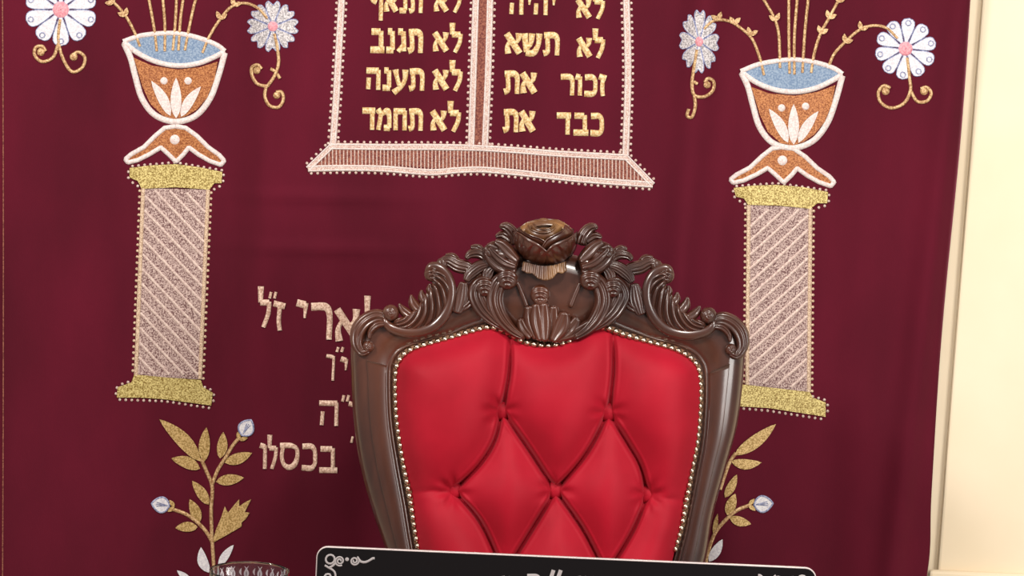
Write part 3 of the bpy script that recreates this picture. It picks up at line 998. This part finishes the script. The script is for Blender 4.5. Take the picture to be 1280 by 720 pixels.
for fl in (False, True):
    # corner volute leaf
    mb = MB()
    leaf(mb, [(486, 399), (472, 395), (457, 402), (448, 415), (447, 430), (454, 440), (463, 436)], [6, 9, 10, 10, 8, 6, 5], 9, 9, 3, 2.2, flip=fl)
    knob(mb, (461, 433), 7.5, 12, 8, fl)
    leaf(mb, [(484, 404), (472, 406), (464, 414), (462, 424)], [4, 5, 4, 2], 12, 8, 2, 1.5, flip=fl)
    mb.build('corner_volute', M['wood'], throne)
    # large acanthus scroll
    mb = MB()
    leaf(mb, [(492, 403), (512, 403), (532, 393), (546, 375), (552, 356), (546, 343), (537, 341)], [5, 10, 14, 16, 14, 10, 7], 12, 11, 3, 4.6, flip=fl, n=150, m=57, diag=(-1 if fl else 1) * 17)
    cord(mb, [(480, 396), (486, 407), (502, 414), (522, 415), (541, 409), (556, 394), (564, 373), (563, 352), (554, 338), (541, 333), (532, 340)], [4, 6, 7, 7, 7, 7, 6, 6, 6, 6, 4], 14, flip=fl, n=70)
    for a, b_, w_ in (((514, 395), (499, 379), 6), ((524, 388), (514, 368), 6.5), ((534, 379), (527, 362), 6), ((541, 368), (538, 354), 5)):
        mid = ((a[0] + b_[0]) / 2 - 2, (a[1] + b_[1]) / 2 + 1)
        leaf(mb, [a, mid, b_], [w_, w_, 1.5], 10, 8, 2, 1.6, flip=fl, n=24, m=17)
    knob(mb, (489, 391), 10.5, 14, 10, fl)
    knob(mb, (541, 342), 10.5, 14, 9, fl, shell=True)
    mb.build('acanthus_scroll', M['wood'], throne)
    # small leaf tucked behind the scroll
    mb = MB()
    leaf(mb, [(571, 392), (576, 374), (580, 352)], [6, 11, 5], 10, 8, 5, 2.4, flip=fl)
    leaf(mb, [(573, 388), (586, 378), (592, 366)], [4, 7, 3], 9, 7, 3, 2, flip=fl)
    mb.build('tucked_leaf', M['wood'], throne)
    # two curled fronds
    mb = MB()
    leaf(mb, [(634, 412), (616, 399), (602, 383), (596, 366), (604, 354), (616, 357)], [4, 8, 11, 12, 11, 6], 11, 10, 4, 2.6, flip=fl, n=56, m=33)
    knob(mb, (606, 359), 12.5, 15, 10, fl, shell=True)
    mb.build('curled_frond', M['wood'], throne)
    mb = MB()
    leaf(mb, [(656, 423), (638, 411), (624, 394), (618, 374), (624, 354), (638, 346), (644, 352)], [4, 7, 10, 11, 11, 10, 5], 14, 10, 3, 2.6, flip=fl, n=60, m=33)
    knob(mb, (634, 349), 13.5, 19, 10, fl, shell=True)
    mb.build('curled_frond', M['wood'], throne)
    # garland
    mb = MB()
    leaf(mb, [(596, 345), (586, 336), (572, 332), (560, 326), (551, 328)], [4, 8, 9, 8, 5], 4, 11, 4, 2.4, flip=fl)
    knob(mb, (553, 330), 8, 8, 8, fl)
    leaf(mb, [(574, 336), (566, 322), (556, 320)], [5, 6, 3], 3, 8, 2, 1.5, flip=fl, n=24, m=17)
    leaf(mb, [(612, 330), (600, 333), (588, 342), (582, 352)], [5, 8, 8, 4], 8, 10, 5, 2.6, flip=fl)
    leaf(mb, [(616, 334), (610, 342), (607, 354)], [5, 8, 5], 8, 9, 4, 2.2, flip=fl, n=30)
    leaf(mb, [(612, 327), (600, 317), (588, 318), (582, 324)], [5, 7, 6, 3], 4, 10, 3, 2.2, flip=fl)
    leaf(mb, [(606, 322), (598, 310), (588, 309)], [5, 5, 2.5], 2, 8, 2, 1.5, flip=fl, n=24, m=17)
    mb.build('garland_leaves', M['wood'], throne)
    # rosebud
    mb = MB()
    leaf(mb, [(648, 330), (632, 326), (618, 316), (609, 305)], [10, 17, 16, 8], 8, 17, 2, 2.5, flip=fl, m=33, diag=(-1 if fl else 1) * 5)
    leaf(mb, [(646, 338), (630, 336), (615, 326), (607, 315)], [5, 8, 8, 4], 13, 12, 2, 2, flip=fl)
    leaf(mb, [(648, 327), (636, 316), (626, 306), (618, 302)], [5, 9, 8, 4], 15, 12, 2, 2, flip=fl)
    leaf(mb, [(646, 334), (630, 328), (618, 318), (611, 309)], [4, 6, 5.5, 3], 20, 9, 2, 2, flip=fl)
    knob(mb, (613, 316), 6, 22, 5, fl)
    mb.build('carved_rosebud', M['wood'], throne)
    # leaf rising behind the rose
    mb = MB()
    leaf(mb, [(646, 306), (642, 294), (633, 284), (624, 283)], [8, 8, 7, 3], -2, 10, 3, 2, flip=fl, n=30)
    leaf(mb, [(640, 302), (628, 294), (619, 296)], [6, 6, 2.5], -4, 9, 2, 2, flip=fl, n=24, m=17)
    mb.build('rear_leaf', M['wood'], throne)

# central shield ribs, knob and fluted leaves
for fl in (False, True):
    mb = MB(); cord(mb, [(646, 352), (652, 366), (659, 384)], [3, 3, 3], 12, fl, 20)
    mb.build('shield_rib', M['wood'], throne)
mb = MB()
knob(mb, (675, 368), 12.5, 17, 10, shell=True)
leaf(mb, [(668, 374), (676, 378), (684, 373)], [4, 5, 4], 16, 8, 0, 0, n=20, m=13)
for k, (b_, mid, e, w_) in enumerate([((671, 424), (664, 402), (661, 382), 7), ((676, 426), (671, 402), (670, 379), 6.5), ((681, 427), (680, 402), (680, 378), 6.5), ((686, 427), (690, 402), (692, 382), 7),
                                      ((690, 427), (702, 407), (706, 390), 7.5), ((694, 426), (712, 412), (722, 397), 6.5), ((700, 423), (722, 414), (738, 402), 5.5), ((664, 422), (654, 410), (650, 398), 5)]):
    leaf(mb, [b_, mid, e], [5, w_ * 1.45, w_ * .85], 12 + (4 if k in (1, 2, 4) else 0), 8, 2, 2.4, n=36, m=19, endlift=2)
mb.build('fluted_leaf_spray', M['wood'], throne)

# the open rose on top
RC, RX, RY, RH = np.array([681, 303]), 41.0, 30.0, 34.0


def rdome(p):
    q = ((p[:, 0] - RC[0]) / RX) ** 2 + ((p[:, 1] - RC[1]) / RY) ** 2
    return 6 + RH * np.sqrt(np.clip(1 - q, 0.0, 1))


mb = MB()
P, H = [], []
for j in range(20):
    q = max(j / 19, .01)
    for i in range(40):
        a = 2 * math.pi * i / 40
        P.append((RC[0] + RX * q * math.cos(a), RC[1] + RY * q * math.sin(a))); H.append(6 + RH * math.sqrt(max(0, 1 - q * q)) - 13)
for i in range(40):
    a = 2 * math.pi * i / 40
    P.append((RC[0] + RX * .85 * math.cos(a), RC[1] + RY * .85 * math.sin(a))); H.append(-14)
mb.grid(chp(np.array(P), np.array(H)), 21, 40, closed=True)
rose = mb.build('carved_rose', M['wood'], throne)


def rpetal(lip, low, off, veins, m_='wood', bulge=3.5):
    n, k = 44, 22
    A, B2 = spline(lip, n), spline(low, n)
    v_ = np.linspace(0, 1, k)
    G_ = A[:, None] * (1 - v_[None, :, None]) + B2[:, None] * v_[None, :, None]
    Hh = rdome(G_.reshape(-1, 2)).reshape(n, k) + off * (1 - v_[None] ** 2.0) + bulge * np.sin(math.pi * v_[None] ** .6)
    Hh += 4.2 * np.exp(-((v_[None] - 0.06) / 0.07) ** 2)
    if veins:
        t = np.linspace(0, 1, n)[:, None]
        Hh -= 3.4 * (0.5 + 0.5 * np.cos(2 * math.pi * veins * (t + 0.12 * (v_[None] - .5) * np.sign(t - .5)))) ** 3 * np.clip((v_[None] - .12) / .2, 0, 1)
    top_ = np.concatenate([A[:, None], G_], 1)
    ht = np.concatenate([(rdome(A) - 8)[:, None], Hh], 1)
    mb = MB(); mb.grid(chp(top_.reshape(-1, 2), ht.reshape(-1)), n, k + 1)
    face_cam(mb.build('rose_petal', M[m_], rose))


rpetal([(650, 284), (658, 278), (670, 275), (684, 274), (698, 275), (709, 281), (714, 286)], [(654, 290), (662, 286), (672, 283), (684, 282), (694, 283), (702, 286), (708, 291)], 3, 0, 'gilt', 1)
rpetal([(667, 279), (671, 285), (680, 287), (688, 284.5), (691, 279)], [(662, 284), (668, 291), (680, 294), (691, 291), (696, 284)], 4, 0, 'gilt', 1)
rpetal([(660, 281), (664, 287), (678, 291), (690, 288), (695, 280)], [(655, 288), (662, 297), (678, 303), (694, 297), (703, 285)], 5, 0, 'gilt', 1)
rpetal([(648, 284), (653, 289), (662, 294), (674, 298), (681, 302)], [(644, 288), (655, 299), (667, 306), (676, 311), (683, 316)], 7, 0, 'wood', 2)
rpetal([(677, 308), (682, 300), (692, 294), (702, 288), (706, 281)], [(684, 317), (692, 311), (702, 304), (712, 297), (718, 287)], 7, 0, 'wood', 2)
rpetal([(640.5, 288), (650, 292), (660, 299), (672, 305), (683, 314)], [(641, 293), (645, 309), (655, 322), (668, 330), (684, 333)], 10, 5)
rpetal([(682, 315), (689, 307), (700, 302), (711, 297), (721.5, 289)], [(683, 333), (697, 331), (709, 322), (718, 307), (721.5, 293)], 10.5, 5)
mb = MB(); dome(mb, (679.5, 285), 12, 22, 5, k=28, rings=10)
mb.build('rose_heart', M['gilt'], rose)
# calyx
mb = MB()
n, k = 70, 10
A = spline([(654, 327), (668, 331), (681, 332.5), (694, 331), (707, 327)], n)
B2 = spline([(652, 338), (660, 342), (665, 342), (672, 348), (681, 350.5), (690, 348), (697, 341), (702, 342), (708, 338)], n)
v_ = np.linspace(0, 1, k)
G_ = A[:, None] * (1 - v_[None, :, None]) + B2[:, None] * v_[None, :, None]
t = np.linspace(0, 1, n)[:, None]
Hh = 20 + 8 * np.sin(math.pi * t) + 4 * v_[None] + 1.3 * np.cos(2 * math.pi * 11 * t) * np.ones((1, k))
G2 = np.concatenate([G_, B2[:, None]], 1)
H2 = np.concatenate([Hh, np.full((n, 1), 8.0)], 1)
mb.grid(chp(G2.reshape(-1, 2), H2.reshape(-1)), n, k + 1)
face_cam(mb.build('calyx', M['gilt'], rose))

# --- seat, arms and legs (below the sight line, behind the sign)
bl, br = chp([(540, 850)])[0], chp([(828, 850)])[0]
cx = (bl[0] + br[0]) / 2
yb = bl[1] + 0.03
zs = 0.44


def rbox(name, lo, hi, m_, bev, parent, subd=3):
    mb = MB(); box(mb, lo, hi)
    o = mb.build(name, M[m_], parent)
    bv_ = o.modifiers.new('rounded', 'BEVEL'); bv_.width = bev; bv_.segments = subd
    return o


rbox('seat_rail', (cx - 0.31, yb - 0.58, 0.36), (cx + 0.31, yb + 0.03, zs), 'wood', 0.02, throne)
rbox('seat_cushion', (cx - 0.29, yb - 0.57, zs), (cx + 0.29, yb - 0.07, zs + 0.1), 'red', 0.045, throne, 5)


def tube3(mb, pts, rad, k=12, n=30):
    C = spline(np.array(pts, float), n)
    r_ = np.interp(np.linspace(0, 1, n), np.linspace(0, 1, len(rad)), rad)
    d = np.gradient(C, axis=0); d /= np.linalg.norm(d, axis=1)[:, None]
    P = []
    for i in range(n):
        a = np.cross(d[i], (0.31, 0.2, 0.93)); a /= np.linalg.norm(a)
        b2 = np.cross(d[i], a)
        for j in range(k):
            t_ = 2 * math.pi * j / k
            P.append(C[i] + r_[i] * (a * math.cos(t_) + b2 * math.sin(t_)))
    mb.grid(P, n, k, closed=True)
    o_ = mb.n - n * k
    mb.f.append(tuple(range(o_, o_ + k))); mb.f.append(tuple(range(o_ + (n - 1) * k, o_ + n * k)))


for sx in (-1, 1):
    x = cx + sx * 0.27
    mb = MB(); tube3(mb, [(x, yb - 0.53, 0.40), (x + sx * 0.03, yb - 0.56, 0.28), (x, yb - 0.54, 0.10), (x + sx * 0.015, yb - 0.57, 0.025), (x + sx * .015, yb - .575, 0.0)], [0.04, 0.042, 0.022, 0.03, 0.03])
    mb.build('leg', M['wood'], throne)
    xb = cx + sx * 0.22
    mb = MB(); tube3(mb, [(xb, yb + 0.0, 0.56), (xb, yb + 0.0, 0.40), (xb + sx * .01, yb + 0.02, 0.2), (xb + sx * .02, yb + 0.08, 0.0)], [0.035, 0.036, 0.028, 0.024])
    mb.build('leg', M['wood'], throne)
    xa = cx + sx * 0.30
    mb = MB(); tube3(mb, [(cx + sx * 0.255, yb + 0.0, 0.67), (xa, yb - 0.12, 0.69), (xa + sx * .02, yb - 0.32, 0.68), (xa + sx * .02, yb - 0.46, 0.685), (xa + sx * .02, yb - .50, 0.65)], [0.028, 0.03, 0.032, 0.036, 0.03])
    tube3(mb, [(xa + sx * .02, yb - .40, 0.67), (xa + sx * .015, yb - .36, 0.55), (xa - sx * .01, yb - .42, 0.42)], [0.025, 0.022, 0.03])
    mb.build('armrest', M['wood'], throne)

# ------------------------------------------------------------------ reading desk, sign and glass in front
ZT = 0.96
YS = -5.45 + 3.4
desk = empty('reading_desk', (0.0, YS, 0))
tag(desk, 'dark wooden reading desk carrying the black sign and the glass, just under the frame', 'desk')
rbox('desk_top', (-0.6, YS - 0.36, ZT - 0.035), (0.6, YS + 0.22, ZT), 'table', 0.008, desk)
rbox('apron', (-0.54, YS - 0.31, ZT - 0.14), (0.54, YS + 0.17, ZT - 0.035), 'table', 0.004, desk)
for x in (-0.52, 0.52):
    for y in (YS - 0.29, YS + 0.15):
        rbox('leg', (x - 0.03, y - 0.03, 0), (x + 0.03, y + 0.03, ZT - 0.14), 'table', 0.006, desk)

# sign: a black print in a clear rounded acrylic plate standing on the desk
KS = 0.05
def sg(p, h=0.0):
    p = np.asarray(p, float).reshape(-1, 2)
    d = rays(p)
    t = (YS - KS * ZT - CAM[1] + KS * CAM[2]) / (d[:, 1] - KS * d[:, 2])
    q = CAM + d * t[:, None]
    return q + np.asarray(h).reshape(-1, 1) * np.array([0, -0.001, 0.00005])
TLp, TRp = np.array([396.0, 682.5]), np.array([1021.0, 710.0])
ex = (TRp - TLp) / np.linalg.norm(TRp - TLp)
ey = np.array([-ex[1], ex[0]])
Wp = np.linalg.norm(TRp - TLp)
# length downwards until the plate meets the desk
Hp = 100
for Hp in range(60, 400):
    if sg([TLp + ey * Hp + ex * Wp / 2])[0][2] < ZT + 0.001: break
loc2 = lambda a, b_: TLp + ex * a + ey * b_


def rrect(ins, r, k=8):
    out = []
    for (cx_, cy_, a0) in ((Wp - ins - r, ins + r, -90), (Wp - ins - r, Hp - ins - r, 0), (ins + r, Hp - ins - r, 90), (ins + r, ins + r, 180)):
        for i in range(k + 1):
            a = R(a0 + 90 * i / k)
            out.append(loc2(cx_ + r * math.cos(a), cy_ + r * math.sin(a)))
    return np.array(out)


def plate(ins0, r0, rings_h):
    P_, k_ = [], 36
    for ins, hh in rings_h:
        L = rrect(ins, max(1.5, r0 - ins))
        P_.append(sg(L, np.full(len(L), hh)))
    mb = MB()
    n_ = len(P_[0])
    mb.grid(np.concatenate(P_), len(P_), n_, closed=True)
    mb.f.append(tuple(range(0, n_)))
    mb.f.append(tuple(range((len(P_) - 1) * n_, len(P_) * n_)))
    return mb


mb = plate(0, 14, [(0.6, -7), (0, -6), (0, -1), (0.8, 0.0)])
sign = mb.build('black_sign', M['edge'], None, smooth=False)
tag(sign, 'black sign with white corner scrolls and Hebrew letters, before the throne chair', 'sign')
mb = plate(0, 14, [(1.5, -0.5), (1.5, 0.35)])
mb.build('printed_face', M['black'], sign, smooth=False)
sp = lambda p, h=0.0: sg(p, np.asarray(h) * 0.3 + 0.45)


def scroll(flip, vflip=False):
    def tp(L):
        out = []
        for x, y in L:
            a, b_ = x - 396, y - 682.5 - (x - 396) * 0.044
            if flip: a = Wp - a
            if vflip: b_ = Hp - b_
            out.append(loc2(a, b_))
        return np.array(out)
    mb = MB()
    circ = lambda c, r, a0, turns, r1: [(c[0] + (r + (r1 - r) * i / 24) * math.cos(R(a0 + 360 * turns * i / 24)), c[1] + (r + (r1 - r) * i / 24) * math.sin(R(a0 + 360 * turns * i / 24))) for i in range(25)]
    ribbon(mb, tp(circ((413.5, 699), 5.6, 0, 1.0, 5.6)), 1.2, 0.5, sur=sp)
    ribbon(mb, tp(circ((425.5, 701), 6.4, 60, 1.9, 1.2)), 1.0, 0.5, sur=sp, n=60)
    disc(mb, tp([(434.5, 699)])[0], 2.4, 0.5, sur=sp)
    ribbon(mb, tp(circ((444, 701), 6.0, -60, 1.8, 1.2)), 1.0, 0.5, sur=sp, n=60)
    ribbon(mb, tp([(448, 697), (452, 702), (458, 702.5), (464, 699.5), (468, 697), (468, 699)]), [1.0, 1.4, 1.5, 1.3, 1.4, .9], 0.5, sur=sp)
    ribbon(mb, tp([(407, 706.5), (412, 709.5), (419, 714), (421, 720), (418, 727), (411, 729), (407, 724), (409, 718), (414, 718), (415, 722)]), 1.2, 0.5, sur=sp)
    ribbon(mb, tp([(420, 704), (416, 708), (413, 709)]), 1.3, 0.5, sur=sp)
    ribbon(mb, tp([(411, 730), (414, 738), (410, 746), (407, 752)]), [1.2, 1.5, 1.3, .9], 0.5, sur=sp)
    part('corner_scroll', mb, 'wprint', sign)


for fl in (False, True):
    scroll(fl)
mb = MB()
word(mb, 'ש', 627, 650, 719, 741, 0.044, sur=sp, h=.5, wmul=.9)
word(mb, 'ר', 659, 676, 717, 741, 0.044, sur=sp, h=.5, wmul=.9)
for x in (688, 697): ribbon(mb, [(x + 4, 712.5), (x, 724)], 2.4, .5, sur=sp)
word(mb, 'ש', 722, 746, 719, 743, 0.044, sur=sp, h=.5, wmul=.9)
part('lettering', mb, 'wprint', sign)

# cut glass tumbler
YG = YS - 0.05
gc = at_y([(312, 713)], YG)[0]
rg = 51.5 / F * (YG + 5.45)
hg = gc[2] - ZT
mb = MB()
k = 48
prof = [(0.0, 0.0), (0.70, 0.0), (0.74, 0.004), (0.79, 0.03), (0.9, hg * .62), (0.955, hg * .8), (0.985, hg - .003), (1.0 - .012, hg), (0.965, hg - .001), (0.93, hg * .8), (0.86, hg * .6), (0.72, 0.022), (0.3, 0.016), (0.0, 0.016)]
P = []
for j, (q, z) in enumerate(prof):
    for i in range(k):
        a = 2 * math.pi * i / k
        flute = 1.0
        if 3 <= j <= 6: flute = 1 - 0.035 * (i % 4 in (0,))
        P.append((gc[0] + rg * max(q, .004) * flute * math.cos(a), YG + rg * max(q, .004) * flute * math.sin(a), ZT + 0.0005 + z))
mb.grid(P, len(prof), k, closed=True)
gl = mb.build('glass_tumbler', M['glass'])
tag(gl, 'clear glass tumbler standing left of the black sign', 'glass')

m, nt, b = mat('frosted_highlight', (0.85, 0.80, 0.84), 0.5)  # pale marks: whitish cut-glass highlights put in as colour, along with the frosted swirls
mb = MB()
rad = lambda z: rg * float(np.interp(z, [0.03, hg * .62, hg * .8, hg - .003], [0.79, 0.9, 0.955, 0.985])) + 0.0004
for i in range(18):
    a0 = 2 * math.pi * i / 18
    for (da, z0, z1, bow) in ((-0.05, .80, .95, .09), (0.05, .80, .95, -.09), (0.0, .70, .82, 0.03), (0.13, .86, .93, .03)):
        P = []
        for q in np.linspace(0, 1, 9):
            z = hg * (z0 + (z1 - z0) * q)
            a = a0 + da + bow * math.sin(math.pi * q)
            hwid = 0.028 * math.sin(math.pi * min(max(q, .04), .96)) ** .7
            for e in (-1, 1):
                P.append((gc[0] + rad(z) * math.cos(a + e * hwid), YG + rad(z) * math.sin(a + e * hwid), ZT + 0.0005 + z))
        mb.grid(P, 9, 2)
et = mb.build('etched_highlights', m, gl)
et['label'] = 'frosted white pattern with painted highlights below the rim'
